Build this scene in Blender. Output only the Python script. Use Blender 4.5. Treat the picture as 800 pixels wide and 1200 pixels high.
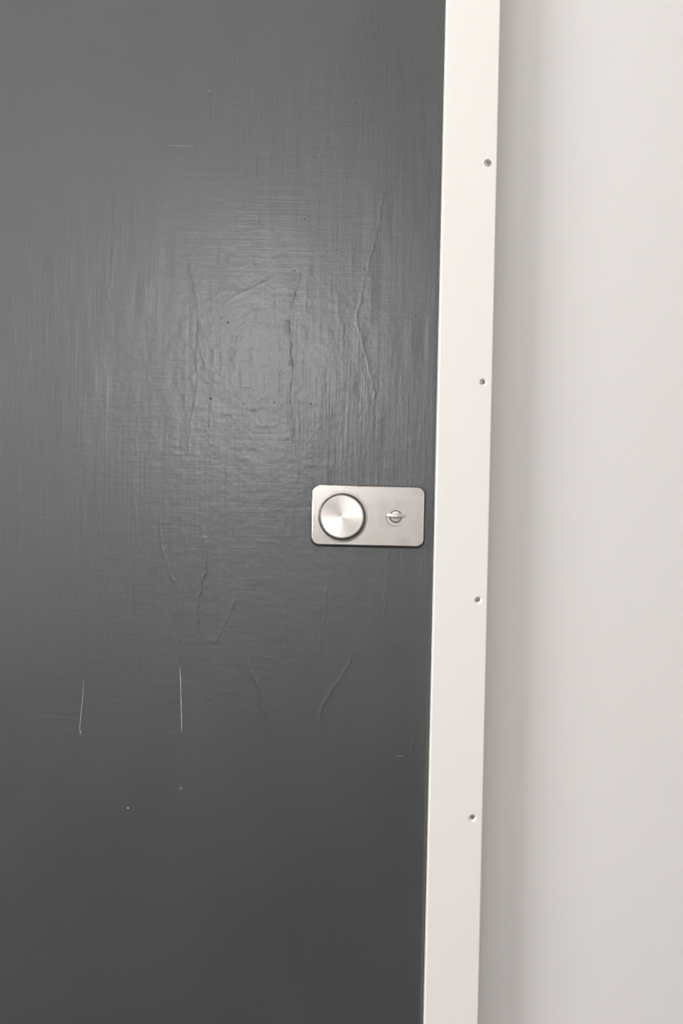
import bpy, bmesh, math, random
import numpy as np
from mathutils import Vector, Matrix

for o in list(bpy.data.objects):
    bpy.data.objects.remove(o, do_unlink=True)
scene = bpy.context.scene
C = scene.collection

# ------------------------------------------------------------------ camera
D = 1.2                      # lens to door face, metres (1 photo px = 1 mm on the door)
CZ = 1.05                    # camera height above the floor
ROLL = math.radians(1.26)
cam_d = bpy.data.cameras.new('camera')
cam_d.sensor_fit = 'VERTICAL'
cam_d.sensor_width = 24.0
cam_d.sensor_height = 36.0
cam_d.lens = 36.0
cam_d.clip_start = 0.02
cam = bpy.data.objects.new('camera', cam_d)
C.objects.link(cam)
cam.matrix_world = (Matrix.Translation((0, -D, CZ)) @ Matrix.Rotation(math.pi / 2, 4, 'X')
                    @ Matrix.Rotation(ROLL, 4, 'Z'))
scene.camera = cam

# ------------------------------------------------------------------ world and light
w = bpy.data.worlds.new('world')
scene.world = w
w.use_nodes = True
w.node_tree.nodes['Background'].inputs['Color'].default_value = (0.80, 0.86, 0.95, 1)
w.node_tree.nodes['Background'].inputs['Strength'].default_value = 0.15


def area(name, loc, rot, sx, sy, watts, col):
    l = bpy.data.lights.new(name, 'AREA')
    l.shape = 'RECTANGLE'
    l.size = sx
    l.size_y = sy
    l.energy = watts
    l.color = col
    o = bpy.data.objects.new(name, l)
    C.objects.link(o)
    o.location = loc
    o.rotation_euler = rot
    return o


ROOM_X0, ROOM_X1, ROOM_Y0, ROOM_Z1 = -3.2, 2.0, -4.0, 2.5
WIN = (-0.40, 1.79, 0.56, 0.66)         # window in the wall behind the camera: x, z, width, height
LAMP = (-0.22, -0.60)                    # ceiling lamp above the camera: x, y
WINL = (-1.70, 1.65, 1.60, 1.30)        # larger window in the left wall: y, z, width, height
area('window_daylight', (WIN[0], ROOM_Y0 + 0.03, WIN[1]), (math.pi / 2, 0, 0), WIN[2], WIN[3], 22, (0.98, 0.99, 1.0))
area('side_window_daylight', (ROOM_X0 + 0.03, WINL[0], WINL[1]), (0, -math.pi / 2, 0), WINL[3], WINL[2], 120, (0.98, 0.99, 1.0))
area('ceiling_lamp_light', (LAMP[0], LAMP[1], ROOM_Z1 - 0.06), (0, 0, 0), 0.34, 0.34, 3.8, (1.0, 0.98, 0.95))

scene.view_settings.view_transform = 'Standard'
scene.view_settings.look = 'None'
scene.view_settings.gamma = 1.0
scene.view_settings.use_curve_mapping = False
scene.view_settings.exposure = 0.03


# ------------------------------------------------------------------ helpers
def P(px, py, y=0.0):
    """place on the plane at depth y that a photo position falls on -> (x, z) in metres"""
    s = (D + y) / 1200.0
    dx, dy = (px - 400) * s, (600 - py) * s
    c, sn = math.cos(ROLL), math.sin(ROLL)
    return dx * c - dy * sn, CZ + dx * sn + dy * c


def mat(name, col, rough=0.5, metal=0.0, spec=0.5, coat=0.0):
    m = bpy.data.materials.new(name)
    m.use_nodes = True
    b = m.node_tree.nodes['Principled BSDF']
    b.inputs['Base Color'].default_value = (*col, 1)
    b.inputs['Roughness'].default_value = rough
    b.inputs['Metallic'].default_value = metal
    b.inputs['Specular IOR Level'].default_value = spec
    b.inputs['Coat Weight'].default_value = coat
    return m, m.node_tree, b


def noise(nt, scale3, scale=1.0, detail=3.0, rough=0.55, coord='Object', dist=0.0):
    tc = nt.nodes.new('ShaderNodeTexCoord')
    mp = nt.nodes.new('ShaderNodeMapping')
    mp.inputs['Scale'].default_value = scale3
    n = nt.nodes.new('ShaderNodeTexNoise')
    n.inputs['Scale'].default_value = scale
    n.inputs['Detail'].default_value = detail
    n.inputs['Roughness'].default_value = rough
    n.inputs['Distortion'].default_value = dist
    nt.links.new(tc.outputs[coord], mp.inputs['Vector'])
    nt.links.new(mp.outputs['Vector'], n.inputs['Vector'])
    return n.outputs['Fac']


def ramp(nt, fac, stops):
    r = nt.nodes.new('ShaderNodeValToRGB')
    e = r.color_ramp.elements
    while len(e) < len(stops):
        e.new(0.5)
    for k, (p, c) in enumerate(stops):
        e[k].position = p
        e[k].color = (*c, 1) if len(c) == 3 else c
    nt.links.new(fac, r.inputs['Fac'])
    return r.outputs['Color']


def bump(nt, b, height, strength, distance, prev=None):
    n = nt.nodes.new('ShaderNodeBump')
    n.inputs['Strength'].default_value = strength
    n.inputs['Distance'].default_value = distance
    nt.links.new(height, n.inputs['Height'])
    if prev is not None:
        nt.links.new(prev, n.inputs['Normal'])
    nt.links.new(n.outputs['Normal'], b.inputs['Normal'])
    return n.outputs['Normal']


def link_mesh(name, me, m, parent=None, smooth=True):
    o = bpy.data.objects.new(name, me)
    C.objects.link(o)
    if m is not None:
        me.materials.append(m)
    if smooth:
        for p in me.polygons:
            p.use_smooth = True
    if parent is not None:
        o.parent = parent
    return o


def bm_obj(name, bm, m, parent=None, smooth=False, sharp=None, flat=None):
    bmesh.ops.recalc_face_normals(bm, faces=bm.faces)
    me = bpy.data.meshes.new(name)
    bm.to_mesh(me)
    bm.free()
    o = link_mesh(name, me, m, parent, smooth)
    if smooth and sharp is not None:
        me.set_sharp_from_angle(angle=math.radians(sharp))
    if smooth and flat is not None:
        for p in me.polygons:
            if abs(p.normal[flat]) > 0.9999:
                p.use_smooth = False
    return o


def add_box(bm, x0, x1, y0, y1, z0, z1, bevel=0.0, seg=3):
    r = bmesh.ops.create_cube(bm, size=1.0)
    vs = r['verts']
    for v in vs:
        v.co = Vector(((x0 + x1) / 2 + v.co.x * (x1 - x0), (y0 + y1) / 2 + v.co.y * (y1 - y0),
                       (z0 + z1) / 2 + v.co.z * (z1 - z0)))
    if bevel > 0:
        es = list({e for v in vs for e in v.link_edges})
        bmesh.ops.bevel(bm, geom=es, offset=bevel, segments=seg, profile=0.5, affect='EDGES')
    return vs


def lathe(bm, profile, n=64, cx=0.0, cy=0.0):
    """profile: (radius, height) from the back centre to the front centre; axis = local z"""
    rings = []
    for r, h in profile:
        if r < 1e-7:
            rings.append([bm.verts.new((cx, cy, h))])
        else:
            rings.append([bm.verts.new((cx + r * math.cos(2 * math.pi * k / n), cy + r * math.sin(2 * math.pi * k / n), h))
                          for k in range(n)])
    for a, b in zip(rings, rings[1:]):
        if len(a) == 1 and len(b) == 1:
            continue
        for k in range(n):
            j = (k + 1) % n
            if len(a) == 1:
                bm.faces.new((a[0], b[k], b[j]))
            elif len(b) == 1:
                bm.faces.new((a[k], a[j], b[0]))
            else:
                bm.faces.new((a[k], a[j], b[j], b[k]))


def tag(o, label, cat, kind=None, group=None):
    o['label'] = label
    o['category'] = cat
    if kind:
        o['kind'] = kind
    if group:
        o['group'] = group
    return o


# ------------------------------------------------------------------ materials
# grey gloss door paint: brush relief, cloudy gloss
M_door, nt, b = mat('grey_door_paint', (0.105, 0.108, 0.108), 0.40, spec=0.55)
vert = noise(nt, (330, 330, 14), 1, 3, 0.6, dist=0.25)
horz = noise(nt, (14, 14, 420), 1, 3, 0.6)
grain = noise(nt, (420, 420, 420), 1, 2, 0.5)
patch = noise(nt, (4.2, 4.2, 3.1), 1, 3, 0.5)
pm = ramp(nt, patch, [(0.38, (0, 0, 0)), (0.66, (1, 1, 1))])
mul = nt.nodes.new('ShaderNodeMath')
mul.operation = 'MULTIPLY'
nt.links.new(vert, mul.inputs[0])
nt.links.new(pm, mul.inputs[1])
n1 = bump(nt, b, mul.outputs[0], 0.5, 0.0006)
n2 = bump(nt, b, horz, 0.22, 0.0005, n1)
n3 = bump(nt, b, grain, 0.32, 0.0003, n2)
cl = noise(nt, (5, 5, 2.4), 1, 5, 0.6)
colr = ramp(nt, cl, [(0.30, (0.0435, 0.0460, 0.0480)), (0.70, (0.0515, 0.0535, 0.0545))])
nt.links.new(colr, b.inputs['Base Color'])
rr = ramp(nt, noise(nt, (9, 9, 5), 1, 4, 0.6), [(0.3, (0.33,) * 3), (0.7, (0.40,) * 3)])
nt.links.new(rr, b.inputs['Roughness'])
b.inputs['Specular IOR Level'].default_value = 0.85
b.inputs['Coat Weight'].default_value = 0.44
b.inputs['Coat Roughness'].default_value = 0.23
nt.links.new(n3, b.inputs['Coat Normal'])

# cream gloss paint of the jamb strip
M_trim, nt, b = mat('cream_gloss_paint', (0.85, 0.82, 0.775), 0.16, spec=0.5)
bump(nt, b, noise(nt, (30, 30, 12), 1, 3, 0.5), 0.12, 0.0012)

# pale wall emulsion
M_wall, nt, b = mat('pale_wall_paint', (0.80, 0.745, 0.715), 0.7, spec=0.25)
colw = ramp(nt, noise(nt, (3, 3, 3), 1, 3, 0.5), [(0.3, (0.755, 0.735, 0.72)), (0.7, (0.77, 0.735, 0.72))])
nt.links.new(colw, b.inputs['Base Color'])
bump(nt, b, noise(nt, (420, 420, 420), 1, 2, 0.5), 0.12, 0.0004)

M_ceil, nt, b = mat('white_ceiling_paint', (0.82, 0.80, 0.78), 0.8, spec=0.2)
bump(nt, b, noise(nt, (300, 300, 300), 1, 2), 0.1, 0.0004)
M_floor, nt, b = mat('dark_floor_covering', (0.12, 0.11, 0.10), 0.6)
nt.links.new(ramp(nt, noise(nt, (40, 40, 40), 1, 4), [(0.3, (0.05, 0.046, 0.043)), (0.7, (0.07, 0.065, 0.06))]),
             b.inputs['Base Color'])

# satin stainless steel of the lock plate
M_plate, nt, b = mat('satin_steel', (0.80, 0.77, 0.735), 0.17, metal=1.0)
cp = ramp(nt, noise(nt, (26, 26, 18), 1, 3, 0.55, dist=0.6), [(0.30, (0.65, 0.615, 0.58)), (0.50, (0.77, 0.74, 0.715)), (0.70, (0.74, 0.70, 0.66))])
nt.links.new(cp, b.inputs['Base Color'])
bump(nt, b, noise(nt, (900, 60, 60), 1, 2, 0.5), 0.03, 0.0001)

# turned steel of the knob: circular brushing
M_knob, nt, b = mat('turned_steel', (0.73, 0.70, 0.66), 0.38, metal=1.0)
b.inputs['Anisotropic'].default_value = 0.72
tg = nt.nodes.new('ShaderNodeTangent')
tg.direction_type = 'RADIAL'
tg.axis = 'Z'
nt.links.new(tg.outputs['Tangent'], b.inputs['Tangent'])

M_side, nt, b = mat('shaded_steel', (0.10, 0.09, 0.08), 0.42, metal=0.6, spec=0.3)  # steel with shade and dark reflection put into its colour
M_black, nt, b = mat('black_gasket', (0.018, 0.018, 0.018), 0.6)
M_cast, nt, b = mat('cast_satin_metal', (0.66, 0.64, 0.60), 0.45, metal=0.6)
M_screw, nt, b = mat('zinc_screw', (0.42, 0.40, 0.37), 0.45, metal=1.0)
M_scr, nt, b = mat('pale_scratch', (0.42, 0.42, 0.41), 0.6)
M_scd, nt, b = mat('dark_scratch', (0.045, 0.045, 0.045), 0.6)
M_frame, nt, b = mat('white_window_paint', (0.8, 0.79, 0.76), 0.4)
M_glass, nt, b = mat('window_glass', (1, 1, 1), 0.02)
b.inputs['Transmission Weight'].default_value = 1.0
b.inputs['IOR'].default_value = 1.0

# ------------------------------------------------------------------ setting: places on the wall
TRIM_F = -0.012                                   # front face of the jamb strip
WALL_Y = 0.027                                    # wall surface, set back behind the strip
tx0 = P(523.5, 0, TRIM_F)[0]
tx1 = P(586.5, 0, TRIM_F)[0]
_b0 = P(496.5, 1200, TRIM_F)[0]
_b1 = P(560.5, 1200, TRIM_F)[0]
TX0, TX1 = (tx0 + _b0) / 2, (tx1 + _b1) / 2
DOOR_X1 = TX0 + 0.004
DOOR_X0 = DOOR_X1 - 0.90
DOOR_Z1 = 2.06
TW = TX1 - TX0
LX1 = DOOR_X0 + 0.004                             # left strip: LX0..LX1
LX0 = LX1 - TW
HZ0 = DOOR_Z1 - 0.004
HZ1 = HZ0 + TW

# floor, ceiling, walls ------------------------------------------------
def slab(name, x0, x1, y0, y1, z0, z1, m, label, cat):
    bm = bmesh.new()
    add_box(bm, x0, x1, y0, y1, z0, z1)
    return tag(bm_obj(name, bm, m), label, cat, 'structure')


BK = 0.16
slab('floor', ROOM_X0 - 0.1, ROOM_X1 + 0.1, ROOM_Y0 - 0.1, BK, -0.1, 0.0, M_floor, 'dark floor below the grey door', 'floor')
slab('ceiling', ROOM_X0 - 0.1, ROOM_X1 + 0.1, ROOM_Y0 - 0.1, BK, ROOM_Z1, ROOM_Z1 + 0.1, M_ceil, 'white ceiling of the room', 'ceiling')
def wall_with_hole(name, box, hole, axis, label):
    # a straight wall (box = x0,x1,y0,y1) with one opening (centre, z, width, height) along axis
    c, zc, w_, h_ = hole
    bm = bmesh.new()
    x0, x1, y0, y1 = box
    if axis == 'x':
        spans = [((x0, c - w_ / 2), (0, ROOM_Z1)), ((c + w_ / 2, x1), (0, ROOM_Z1)), ((c - w_ / 2, c + w_ / 2), (0, zc - h_ / 2)), ((c - w_ / 2, c + w_ / 2), (zc + h_ / 2, ROOM_Z1))]
        for (a, e), (za, zb) in spans:
            add_box(bm, a, e, y0, y1, za, zb)
    else:
        spans = [((y0, c - w_ / 2), (0, ROOM_Z1)), ((c + w_ / 2, y1), (0, ROOM_Z1)), ((c - w_ / 2, c + w_ / 2), (0, zc - h_ / 2)), ((c - w_ / 2, c + w_ / 2), (zc + h_ / 2, ROOM_Z1))]
        for (a, e), (za, zb) in spans:
            add_box(bm, x0, x1, a, e, za, zb)
    return tag(bm_obj(name, bm, M_wall), label, 'wall', 'structure')


def window(name, hole, axis, at, label):
    c, zc, w_, h_ = hole
    a0, a1, z0, z1 = c - w_ / 2, c + w_ / 2, zc - h_ / 2, zc + h_ / 2
    def bar(bm, p0, p1, q0, q1, d0, d1):
        if axis == 'x':
            add_box(bm, p0, p1, at - d1, at - d0, q0, q1)
        else:
            add_box(bm, at - d1, at - d0, p0, p1, q0, q1)
    bm = bmesh.new()
    for p in ((a0, a0 + .04, z0, z1), (a1 - .04, a1, z0, z1), (a0 + .04, a1 - .04, z0, z0 + .04), (a0 + .04, a1 - .04, z1 - .04, z1)):
        bar(bm, *p, 0.02, 0.08)
    o = tag(bm_obj(name, bm, M_frame), label, 'window', 'structure')
    bm = bmesh.new()
    bar(bm, a0 + .04, a1 - .04, z0 + .04, z1 - .04, 0.048, 0.054)
    bm_obj('pane', bm, M_glass, o)


wall_with_hole('wall_left', (ROOM_X0 - 0.1, ROOM_X0, ROOM_Y0, WALL_Y), WINL, 'y', 'pale side wall far left of the grey door')
window('window_2', WINL, 'y', ROOM_X0, 'wide white framed window in the side wall left of the door')
slab('wall_right', ROOM_X1, ROOM_X1 + 0.1, ROOM_Y0, WALL_Y, 0, ROOM_Z1, M_wall, 'pale side wall far right of the grey door', 'wall')

# the wall the door is set in: one mesh with the door opening left out
bm = bmesh.new()
ox0, ox1, oz = LX0 + 0.012, TX1 - 0.012, HZ1 - 0.012
add_box(bm, ox1, ROOM_X1 + 0.1, WALL_Y, BK, 0, ROOM_Z1)
add_box(bm, ROOM_X0 - 0.1, ox0, WALL_Y, BK, 0, ROOM_Z1)
add_box(bm, ox0, ox1, WALL_Y, BK, oz, ROOM_Z1)
tag(bm_obj('wall_front', bm, M_wall), 'pale off-white matt wall to the right of the cream strip', 'wall', 'structure')

# wall behind the camera, with the window opening
wall_with_hole('wall_back', (ROOM_X0 - 0.1, ROOM_X1 + 0.1, ROOM_Y0 - 0.1, ROOM_Y0), WIN, 'x', 'pale wall opposite the grey door')
window('window_1', WIN, 'x', ROOM_Y0, 'small white framed window opposite the grey door')

# ------------------------------------------------------------------ the door leaf (relief of the paint is real geometry)
ridges = [  # photo tracks of cracks and runs in the paint, width mm, height mm
    ([(351, 322), (349, 331), (344, 346), (339, 364), (337, 381), (338, 398), (339, 412), (342, 429), (340, 445), (339, 456), (338, 466), (341, 486), (343, 510)], 1.5, 0.42),
    ([(222, 300), (223, 316), (228, 335), (231, 351), (233, 377), (232, 399), (238, 420), (241, 430)], 1.3, 0.32),
    ([(233, 377), (231, 420), (231, 450), (229, 469), (224, 495), (221, 530)], 1.3, 0.25),
    ([(449, 228), (441, 276), (434, 300), (430, 316), (426, 329), (423, 350), (417, 372), (423, 399), (430, 421), (436, 445), (439, 460), (437, 477), (437, 500)], 1.4, 0.26),
    ([(316, 325), (312, 329), (297, 338), (281, 344), (272, 349), (264, 355)], 1.6, 0.26),
    ([(287, 377), (283, 390), (276, 404)], 1.3, 0.24),
    ([(300, 366), (299, 380), (295, 400), (294, 425), (294, 451)], 1.2, 0.22),
    ([(281, 425), (283, 445), (282, 466)], 1.2, 0.22),
    ([(361, 310), (360, 330), (358, 355)], 1.3, 0.2),
    ([(259, 398), (260, 420), (258, 440)], 1.2, 0.22),
    ([(322, 345), (319, 360), (321, 380), (317, 400)], 1.2, 0.16),
    ([(403, 380), (401, 410), (402, 440), (399, 480)], 1.2, 0.16),
    ([(246, 500), (247, 470), (251, 440)], 1.2, 0.16),
    ([(239, 630), (240, 645), (241, 669), (236, 685), (232, 700), (231, 715), (232, 731), (236, 755), (239, 775), (242, 800), (245, 819)], 1.5, 0.34),
    ([(275, 703), (271, 715), (266, 725), (258, 740), (251, 753)], 1.4, 0.26),
    ([(290, 778), (294, 787), (302, 805), (307, 819), (311, 835), (310, 850), (306, 869)], 1.5, 0.32),
    ([(187, 610), (188, 630), (194, 656), (203, 681)], 1.5, 0.2),
    ([(209, 687), (210, 720), (212, 775)], 1.2, 0.2),
    ([(412, 765), (408, 778), (392, 805), (376, 828), (373, 845), (375, 869)], 1.5, 0.26),
    ([(382, 690), (381, 720), (376, 745), (375, 765)], 1.4, 0.16),
    ([(335, 655), (333, 690), (334, 740), (331, 770)], 1.2, 0.13),
    ([(65, 182), (50, 190), (42, 198), (37, 210), (36, 221), (40, 240), (45, 254), (55, 273)], 2.0, 0.25),
    ([(79, 190), (77, 215), (78, 234)], 1.8, 0.16),
    ([(133, 286), (131, 315), (127, 351)], 1.8, 0.2),
    ([(275, 255), (272, 290), (268, 310)], 1.4, 0.16),
    ([(304, 240), (300, 270), (302, 300)], 1.4, 0.14),
    ([(480, 820), (483, 850), (482, 880)], 1.4, 0.18),
    ([(206, 1020), (208, 1035), (207, 1048)], 1.2, 0.2),
    ([(455, 640), (452, 690), (450, 735)], 1.2, 0.12),
    ([(288, 1092), (300, 1094), (313, 1090)], 1.3, 0.14),
    ([(20, 540), (24, 600), (20, 660), (14, 720)], 2.0, 0.14),
    ([(160, 520), (156, 580), (162, 640)], 1.8, 0.14),
]
step = 0.00125
vx0, vx1, vz0, vz1 = -0.46, DOOR_X1, CZ - 0.64, CZ + 0.64
gx = np.concatenate([np.linspace(DOOR_X0, vx0, 25)[:-1], np.arange(vx0, vx1, step), [vx1]])
gz = np.concatenate([np.linspace(0.006, vz0, 25)[:-1], np.arange(vz0, vz1, step), np.linspace(vz1, DOOR_Z1, 20)])
nx, nz = len(gx), len(gz)
X, Z = np.meshgrid(gx, gz)
rng = np.random.default_rng(7)


def field(sx, sz, seed):
    """smooth random field with feature size sx, sz (metres)"""
    r = np.random.default_rng(seed)
    n, m = int(0.96 / sx) + 5, int(2.1 / sz) + 5
    g = r.standard_normal((m, n))
    u = (X - DOOR_X0) / sx + 1
    v = Z / sz + 1
    i, j = np.clip(v.astype(int), 0, m - 2), np.clip(u.astype(int), 0, n - 2)
    fu, fv = u - j, v - i
    fu = np.clip(fu * fu * (3 - 2 * fu), 0, 1)
    fv = np.clip(fv * fv * (3 - 2 * fv), 0, 1)
    return (g[i, j] * (1 - fu) + g[i, j + 1] * fu) * (1 - fv) + (g[i + 1, j] * (1 - fu) + g[i + 1, j + 1] * fu) * fv


H = 0.00016 * field(0.06, 0.11, 1) + 0.00005 * field(0.012, 0.05, 2) + 0.000018 * field(0.004, 0.045, 3) \
    + 0.000014 * field(0.03, 0.005, 4)
# old cracked vertical streaks under the newer coats, in the area around the shine and below it
act = np.exp(-(((X + 0.10) / 0.17) ** 2 + ((Z - CZ - 0.16) / 0.16) ** 2)) + 0.55 * np.exp(-(((X + 0.12) / 0.16) ** 2 + ((Z - CZ + 0.14) / 0.15) ** 2))
st = field(0.0048, 0.028, 5)
H += act * 0.00010 * np.clip(st - 0.55, 0, 3) + act * 0.00005 * field(0.011, 0.0065, 6)
H += act * 0.00004 * field(0.0032, 0.0032, 9)
JIT = 0.0007 * field(0.02, 0.0075, 10) + 0.0004 * field(0.01, 0.003, 11)
MOD = np.clip(0.9 + 0.4 * field(0.012, 0.009, 12), 0.35, 1.5)
for pts, wd, ht in ridges:
    w_ = [P(*p) for p in pts]
    dmin = np.full(X.shape, 1.0)
    x_lo, x_hi = min(p[0] for p in w_) - .012, max(p[0] for p in w_) + .012
    z_lo, z_hi = min(p[1] for p in w_) - .012, max(p[1] for p in w_) + .012
    i0, i1 = np.searchsorted(gz, [z_lo, z_hi])
    j0, j1 = np.searchsorted(gx, [x_lo, x_hi])
    xs, zs = X[i0:i1, j0:j1], Z[i0:i1, j0:j1]
    dm = np.full(xs.shape, 1.0)
    jit = JIT[i0:i1, j0:j1]
    for (ax, az), (bx_, bz) in zip(w_, w_[1:]):
        L2 = (bx_ - ax) ** 2 + (bz - az) ** 2
        t = np.clip(((xs + jit - ax) * (bx_ - ax) + (zs - az) * (bz - az)) / L2, 0, 1)
        dm = np.minimum(dm, np.hypot(xs + jit - ax - t * (bx_ - ax), zs - az - t * (bz - az)))
    mod = MOD[i0:i1, j0:j1]
    H[i0:i1, j0:j1] += (0.62 if pts[0][1] < 600 else 1.15) * ht * 1e-3 * mod * np.exp(-(dm / (wd * 0.8e-3)) ** 2)
# round the leaf's long edges a little
edge = np.minimum(X - DOOR_X0, DOOR_X1 - X)
H -= 0.0015 * np.exp(-edge / 0.0015) + 0.0022 * np.exp(-((X - TX0 + 0.0006) / 0.0011) ** 2)
front = np.stack([X, -H, Z], axis=-1).reshape(-1, 3)
idx = np.arange(nx * nz).reshape(nz, nx)
q = np.stack([idx[:-1, :-1], idx[:-1, 1:], idx[1:, 1:], idx[1:, :-1]], axis=-1).reshape(-1, 4)
# back and edges of the leaf
nb = nx * nz
back = np.array([(DOOR_X0, 0.04, 0.006), (DOOR_X1, 0.04, 0.006), (DOOR_X1, 0.04, DOOR_Z1), (DOOR_X0, 0.04, DOOR_Z1)])
fc = [int(idx[0, 0]), int(idx[0, -1]), int(idx[-1, -1]), int(idx[-1, 0])]
extra = [(nb, nb + 3, nb + 2, nb + 1)] + [(fc[(k + 1) % 4], fc[k], nb + k, nb + (k + 1) % 4) for k in range(4)]
allq = np.concatenate([q, np.array(extra)]).astype(np.int32)
verts = np.concatenate([front, back]).astype(np.float32)
me = bpy.data.meshes.new('door_1')
me.vertices.add(len(verts))
me.vertices.foreach_set('co', verts.ravel())
me.loops.add(allq.size)
me.loops.foreach_set('vertex_index', allq.ravel())
me.polygons.add(len(allq))
me.polygons.foreach_set('loop_start', np.arange(0, allq.size, 4, dtype=np.int32))
sm = np.ones(len(allq), dtype=bool)
sm[-5:] = False
me.polygons.foreach_set('use_smooth', sm)
me.update(calc_edges=True)
me.validate()
door = link_mesh('door_1', me, M_door, smooth=False)
tag(door, 'grey gloss-painted door with cracked paint and a steel knob lock', 'door', 'structure')


# scratches and specks in the paint ------------------------------------
def streak(name, pts, wd, m, th=0.00012):
    w_ = [P(*p) for p in pts]
    bm = bmesh.new()
    rows = []
    for k, (x, z) in enumerate(w_):
        f = 0.35 if k in (0, len(w_) - 1) else 1.0
        a, c = w_[max(k - 1, 0)], w_[min(k + 1, len(w_) - 1)]
        dx, dz = c[0] - a[0], c[1] - a[1]
        l = math.hypot(dx, dz)
        ux, uz = dz / l * wd * f / 2, -dx / l * wd * f / 2
        i, j = min(np.searchsorted(gz, z), nz - 1), min(np.searchsorted(gx, x), nx - 1)
        h = float(H[i, j])
        rows.append([bm.verts.new((x - ux, -h + 0.0001, z - uz)), bm.verts.new((x, -h - th, z)),
                     bm.verts.new((x + ux, -h + 0.0001, z + uz))])
    for a, c in zip(rows, rows[1:]):
        for k in (0, 1):
            bm.faces.new((a[k], a[k + 1], c[k + 1], c[k]))
        bm.faces.new((a[2], a[0], c[0], c[2]))
    bm.faces.new(rows[0])
    bm.faces.new(rows[-1])
    return bm_obj(name, bm, m, door)


s = streak('scratch', [(211, 781), (211.6, 800), (212.2, 825), (212.8, 848), (212.6, 858)], 0.0013, M_scr)
s['label'] = 'long pale vertical scratch'
streak('scratch', [(98, 797), (97, 815), (95, 835), (93.5, 852), (94, 862)], 0.0008, M_scr)
streak('scratch', [(211, 919), (210.5, 928)], 0.0010, M_scr)
streak('scratch', [(195, 170), (212, 171), (228, 171.5)], 0.0006, M_scr)
streak('scratch', [(464, 887), (469, 885.5), (473, 886)], 0.0008, M_scr)
streak('scratch', [(156, 782), (170, 787), (183, 795)], 0.0009, M_scd)
streak('scratch', [(1, 624), (8, 631), (15, 637)], 0.0010, M_scd)


def speck(px, py, r, m, k):
    x, z = P(px, py)
    i, j = min(np.searchsorted(gz, z), nz - 1), min(np.searchsorted(gx, x), nx - 1)
    bm = bmesh.new()
    n = 9
    rr_ = random.Random(k)
    ring = [bm.verts.new((x + r * (0.8 + 0.4 * rr_.random()) * math.cos(2 * math.pi * a / n), -float(H[i, j]) + 0.00015,
                          z + r * (0.8 + 0.4 * rr_.random()) * math.sin(2 * math.pi * a / n))) for a in range(n)]
    top = bm.verts.new((x, -float(H[i, j]) - 0.00035, z))
    for a in range(n):
        bm.faces.new((ring[a], ring[(a + 1) % n], top))
    bm.faces.new(ring[::-1])
    bm_obj('paint_speck', bm, m, door, smooth=True)


for k, (px, py, r) in enumerate([(161, 206, 1.2), (357, 257, 1.2), (267, 378, 1.6), (312, 123, .9), (345, 317, 1.2), (247, 467, 1.5),
                                 (286, 474, 1.4), (321, 472, 1.4), (364, 473, 1.6), (394, 293, 1.2), (487, 371, 1.3), (298, 310, 1.1),
                                 (185, 501, 1.2), (101, 906, 1.1), (122, 834, 1.0), (416, 121, 1.1), (427, 315, 1.3), (410, 1141, 1.2),
                                 (470, 1140, 1.4), (491, 1083, 1.3), (411, 775, 1.4)]):
    speck(px, py, r * 1e-3, M_scd, k)
for k, (px, py, r) in enumerate([(150, 947, 1.5), (212.5, 924, 1.1), (374, 182, 1.0), (245, 106, 1.0), (94, 858, 1.2)]):
    speck(px, py, r * 1e-3, M_scr, 50 + k)

# ------------------------------------------------------------------ jamb strips and their screws
def strip_mesh(x0, x1, z0, z1, holes):
    bm = bmesh.new()
    add_box(bm, x0, x1, TRIM_F, WALL_Y + 0.03, z0, z1)
    es = [e for e in bm.edges if abs(e.verts[0].co.y - TRIM_F) < 1e-5 and abs(e.verts[1].co.y - TRIM_F) < 1e-5
          and abs(e.verts[0].co.x - e.verts[1].co.x) < 1e-6]
    bmesh.ops.bevel(bm, geom=es, offset=0.0017, segments=4, profile=0.5, affect='EDGES')
    o = bm_obj('trim', bm, None, None, smooth=True, sharp=35, flat=1)
    if holes:
        cb = bmesh.new()
        for (hx, hz, r, sx, sz, cone) in holes:
            n = 28
            prof = [(r + 0.0005, -0.004, 0), (r + 0.0004, 0.0, 0), (r * 0.64, 0.0022, 1), (r * 0.62, 0.009, 1)] if cone else [(r + 0.0003, -0.004, 0), (r + 0.0002, 0.0, 0), (r, 0.0012, 0), (r * 0.95, 0.009, 0)]
            rings = [[cb.verts.new((hx + q_ * sx + a * math.cos(2 * math.pi * k / n), TRIM_F + d, hz + q_ * sz + a * math.sin(2 * math.pi * k / n)))
                      for k in range(n)] for a, d, q_ in prof]
            for ra, rb in zip(rings, rings[1:]):
                for k in range(n):
                    cb.faces.new((ra[k], ra[(k + 1) % n], rb[(k + 1) % n], rb[k]))
            cb.faces.new(rings[0])
            cb.faces.new(rings[-1])
        co = bm_obj('hole_cutter', cb, None)
        md = o.modifiers.new('holes', 'BOOLEAN')
        md.operation = 'DIFFERENCE'
        md.solver = 'EXACT'
        md.object = co
        dg = bpy.context.evaluated_depsgraph_get()
        me = bpy.data.meshes.new_from_object(o.evaluated_get(dg))
        bpy.data.objects.remove(co, do_unlink=True)
    else:
        me = o.data.copy()
    bpy.data.objects.remove(o, do_unlink=True)
    me.materials.clear()
    return me


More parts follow.
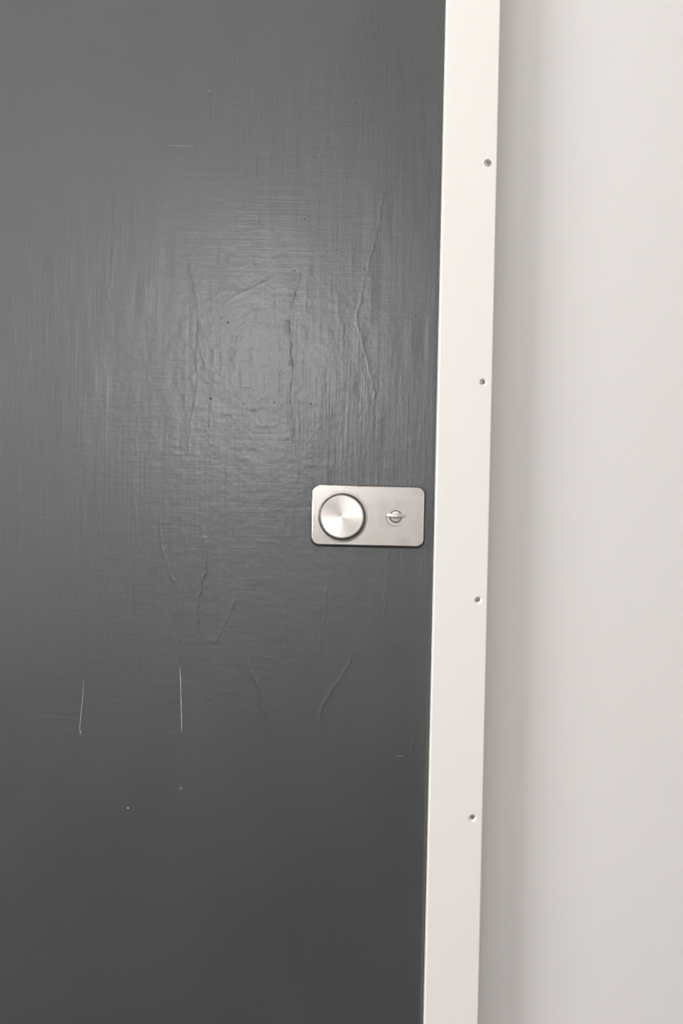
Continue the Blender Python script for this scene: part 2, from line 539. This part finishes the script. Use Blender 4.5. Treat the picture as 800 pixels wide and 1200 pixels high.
SCR = [(571.5, 190.8, 0.0041, 0, 0, 0.0006), (566.0, 448.0, 0.0042, 0, 0.4, 0.0022), (560.2, 703.8, 0.0042, -0.3, 0.9, 0.0026),
       (553.2, 959.0, 0.0042, 0.4, 0.9, 0.0028)]
hol = [(*P(a, b_, TRIM_F), r, ox * 1e-3, oz_ * 1e-3, dp > 0.001) for a, b_, r, ox, oz_, dp in SCR]
trim = link_mesh('trim_1', strip_mesh(TX0, TX1, 0.0, HZ1, hol), M_trim, smooth=False)
tag(trim, 'cream gloss door-frame strip with a column of four screws', 'door frame', 'structure')
for (a, b_, r, ox, oz_, dp), (hx, hz, *_) in zip(SCR, hol):
    bm = bmesh.new()
    rs = r * (0.93 if dp < 0.001 else 0.58)
    t = 0.0
    lathe(bm, [(0, -0.006), (rs * 0.6, -0.006), (rs, -0.0012), (rs, -0.0003), (rs * 0.93, 0.0), (rs * 0.42, 0.0002), (rs * 0.34, -0.0004), (rs * 0.22, -0.0014), (0, -0.0016)], 24)
    o = bm_obj('screw', bm, M_screw, trim, smooth=True, sharp=40)
    o.location = (hx + ox * 1e-3, TRIM_F + dp, hz + oz_ * 1e-3)
    o.rotation_euler = (math.pi / 2, 0, 0)

t2 = link_mesh('trim_2', strip_mesh(LX0, LX1, 0.0, HZ1, []), M_trim, smooth=False)
tag(t2, 'cream gloss door-frame strip on the hinge side of the grey door', 'door frame', 'structure')
bm = bmesh.new()
add_box(bm, LX1, TX0, TRIM_F, WALL_Y + 0.03, HZ0, HZ1, 0.002, 2)
tag(bm_obj('trim_3', bm, M_trim, smooth=True, sharp=35), 'cream gloss door-frame strip above the grey door', 'door frame', 'structure')

# ------------------------------------------------------------------ the lock
LXc, LZc = P(431.0, 604.6, -0.003)
PW, PH = 0.1305, 0.0695


def rounded_plate(bm, w_, h_, r, z0, z1, ch, n=10):
    """rounded rectangle plate, axis local z, chamfered front edge"""
    def loop(inset, z):
        vs = []
        rr_ = max(r - inset, 1e-4)
        for cx, cy, a0 in ((w_ / 2 - r, h_ / 2 - r, 0), (-w_ / 2 + r, h_ / 2 - r, 90), (-w_ / 2 + r, -h_ / 2 + r, 180), (w_ / 2 - r, -h_ / 2 + r, 270)):
            for k in range(n + 1):
                a = math.radians(a0 + 90 * k / n)
                vs.append(bm.verts.new((cx + rr_ * math.cos(a), cy + rr_ * math.sin(a), z)))
        return vs
    ls = [loop(0, z0), loop(0, z1 - ch)] + [loop(ch * (1 - math.cos(a)), z1 - ch + ch * math.sin(a)) for a in (0.5, 1.0, math.pi / 2)]
    for a, c in zip(ls, ls[1:]):
        for k in range(len(a)):
            j = (k + 1) % len(a)
            bm.faces.new((a[k], a[j], c[j], c[k]))
    bm.faces.new(ls[0][::-1])
    bm.faces.new(ls[-1])


UP = (math.pi / 2, 0, 0)
lock = bpy.data.objects.new('door_lock', None)
C.objects.link(lock)
lock.location = (LXc, 0, LZc)
lock.rotation_euler = UP
lock.empty_display_size = 0.05
tag(lock, 'brushed steel door lock with round knob and small turn piece on the grey door', 'door lock')
bm = bmesh.new()
rounded_plate(bm, PW, PH, 0.0088, 0.0022, 0.0052, 0.0010)
plate = bm_obj('face_plate', bm, M_plate, lock, smooth=True, sharp=50, flat=2)
bm = bmesh.new()
rounded_plate(bm, PW + 0.0030, PH + 0.0028, 0.0100, -0.0004, 0.0024, 0.0004)
o = bm_obj('gasket', bm, M_black, lock, smooth=True, sharp=50)
o.location = (0.0002, -0.0006, 0)
o['label'] = 'black backing showing as a thin outline'

KX, KZ = P(400.6, 605.6, -0.025)
kx, kz = KX - LXc, KZ - LZc
bm = bmesh.new()
lathe(bm, [(0, 0.0050), (0.0268, 0.0050), (0.0278, 0.0056), (0.0278, 0.0075), (0.0268, 0.0245), (0.0258, 0.0252), (0.0200, 0.0252), (0, 0.0252)], 96)
knob = bm_obj('knob', bm, M_side, lock, smooth=True, sharp=35)  # side coloured dark in place of the dark surroundings it would mirror
knob.location = (kx, kz, 0)
bm = bmesh.new()
lathe(bm, [(0.0270, 0.0045), (0.0302, 0.0045), (0.0302, 0.0054), (0.0298, 0.0058), (0.0270, 0.0058), (0.0270, 0.0045)], 96)
bm_obj('knob_collar', bm, M_cast, knob, smooth=True, sharp=35)
bm = bmesh.new()
prof = [(0, 0.0250), (0.0248, 0.0250), (0.0248, 0.0260), (0.0244, 0.0266), (0.0236, 0.0268)]
prof += [(0.0236 * f, 0.0268 - 0.0003 * (1 - f)) for f in (0.8, 0.6, 0.4, 0.2, 0.08)] + [(0, 0.0265)]
lathe(bm, prof, 128)
o = bm_obj('knob_face', bm, M_knob, knob, smooth=True, sharp=12)
o['label'] = 'polished knob face with fan-shaped turned highlights'

# small thumb turn
TXc, TZc = P(463.6, 605.5, -0.008)
bm = bmesh.new()
lathe(bm, [(0, 0.0046), (0.0115, 0.0046), (0.0115, 0.0056), (0.0110, 0.0061), (0.0074, 0.0061), (0.0070, 0.0055), (0, 0.0055)], 48)
rose = bm_obj('turn_rose', bm, M_plate, lock, smooth=True, sharp=35)
rose.location = (TXc - LXc, TZc - LZc, 0)
bm = bmesh.new()
lathe(bm, [(0.0060, 0.0053), (0.0071, 0.0053), (0.0071, 0.0064), (0.0060, 0.0064), (0.0060, 0.0053)], 48)
bm_obj('gap_shade_ring', bm, M_side, rose, smooth=True, sharp=35)  # solid dark ring standing in for the shade around the hub
bm = bmesh.new()
lathe(bm, [(0, 0.0048), (0.0062, 0.0048), (0.0064, 0.0095), (0.0060, 0.0105), (0.0050, 0.0108), (0.0, 0.0104)], 48)
hub = bm_obj('thumb_turn', bm, M_cast, lock, smooth=True, sharp=35)
hub.location = (TXc - LXc, TZc - LZc, 0)
bm = bmesh.new()
n = 24
rows = []
for k in range(n + 1):
    t = -1 + 2 * k / n
    x = t * 0.0110
    yt = 0.0022 * (1 - 0.35 * t * t) + 0.0004
    yb = -0.0022 * (1 - 0.45 * t * t)
    z = 0.0190 - 0.004 * t * t
    rows.append([bm.verts.new(c) for c in ((x, yt, 0.0055), (x, yt, z - 0.001), (x, yt - 0.0008, z), (x, yb + 0.0008, z), (x, yb, z - 0.001), (x, yb, 0.0055))])
for a, c in zip(rows, rows[1:]):
    for k in range(6):
        bm.faces.new((a[k], a[(k + 1) % 6], c[(k + 1) % 6], c[k]))
bm.faces.new(rows[0])
bm.faces.new(rows[-1][::-1])
o = bm_obj('wing', bm, M_cast, hub, smooth=True, sharp=40)
o.location = (0, 0.0012, 0)

# ------------------------------------------------------------------ ceiling lamp above the camera
lamp = bpy.data.objects.new('ceiling_lamp', None)
C.objects.link(lamp)
lamp.location = (LAMP[0], LAMP[1], ROOM_Z1)
tag(lamp, 'square white ceiling lamp in front of the grey door', 'ceiling lamp')
bm = bmesh.new()
add_box(bm, -0.2, 0.2, -0.2, 0.2, -0.020, 0.0, 0.003, 2)
bm_obj('base', bm, M_frame, lamp)
bm = bmesh.new()
for a in ((-.20, -.18, -.20, .20), (.18, .20, -.20, .20), (-.18, .18, -.20, -.18), (-.18, .18, .18, .20)):
    add_box(bm, a[0], a[1], a[2], a[3], -0.065, -0.020)
bm_obj('frame', bm, M_frame, lamp)
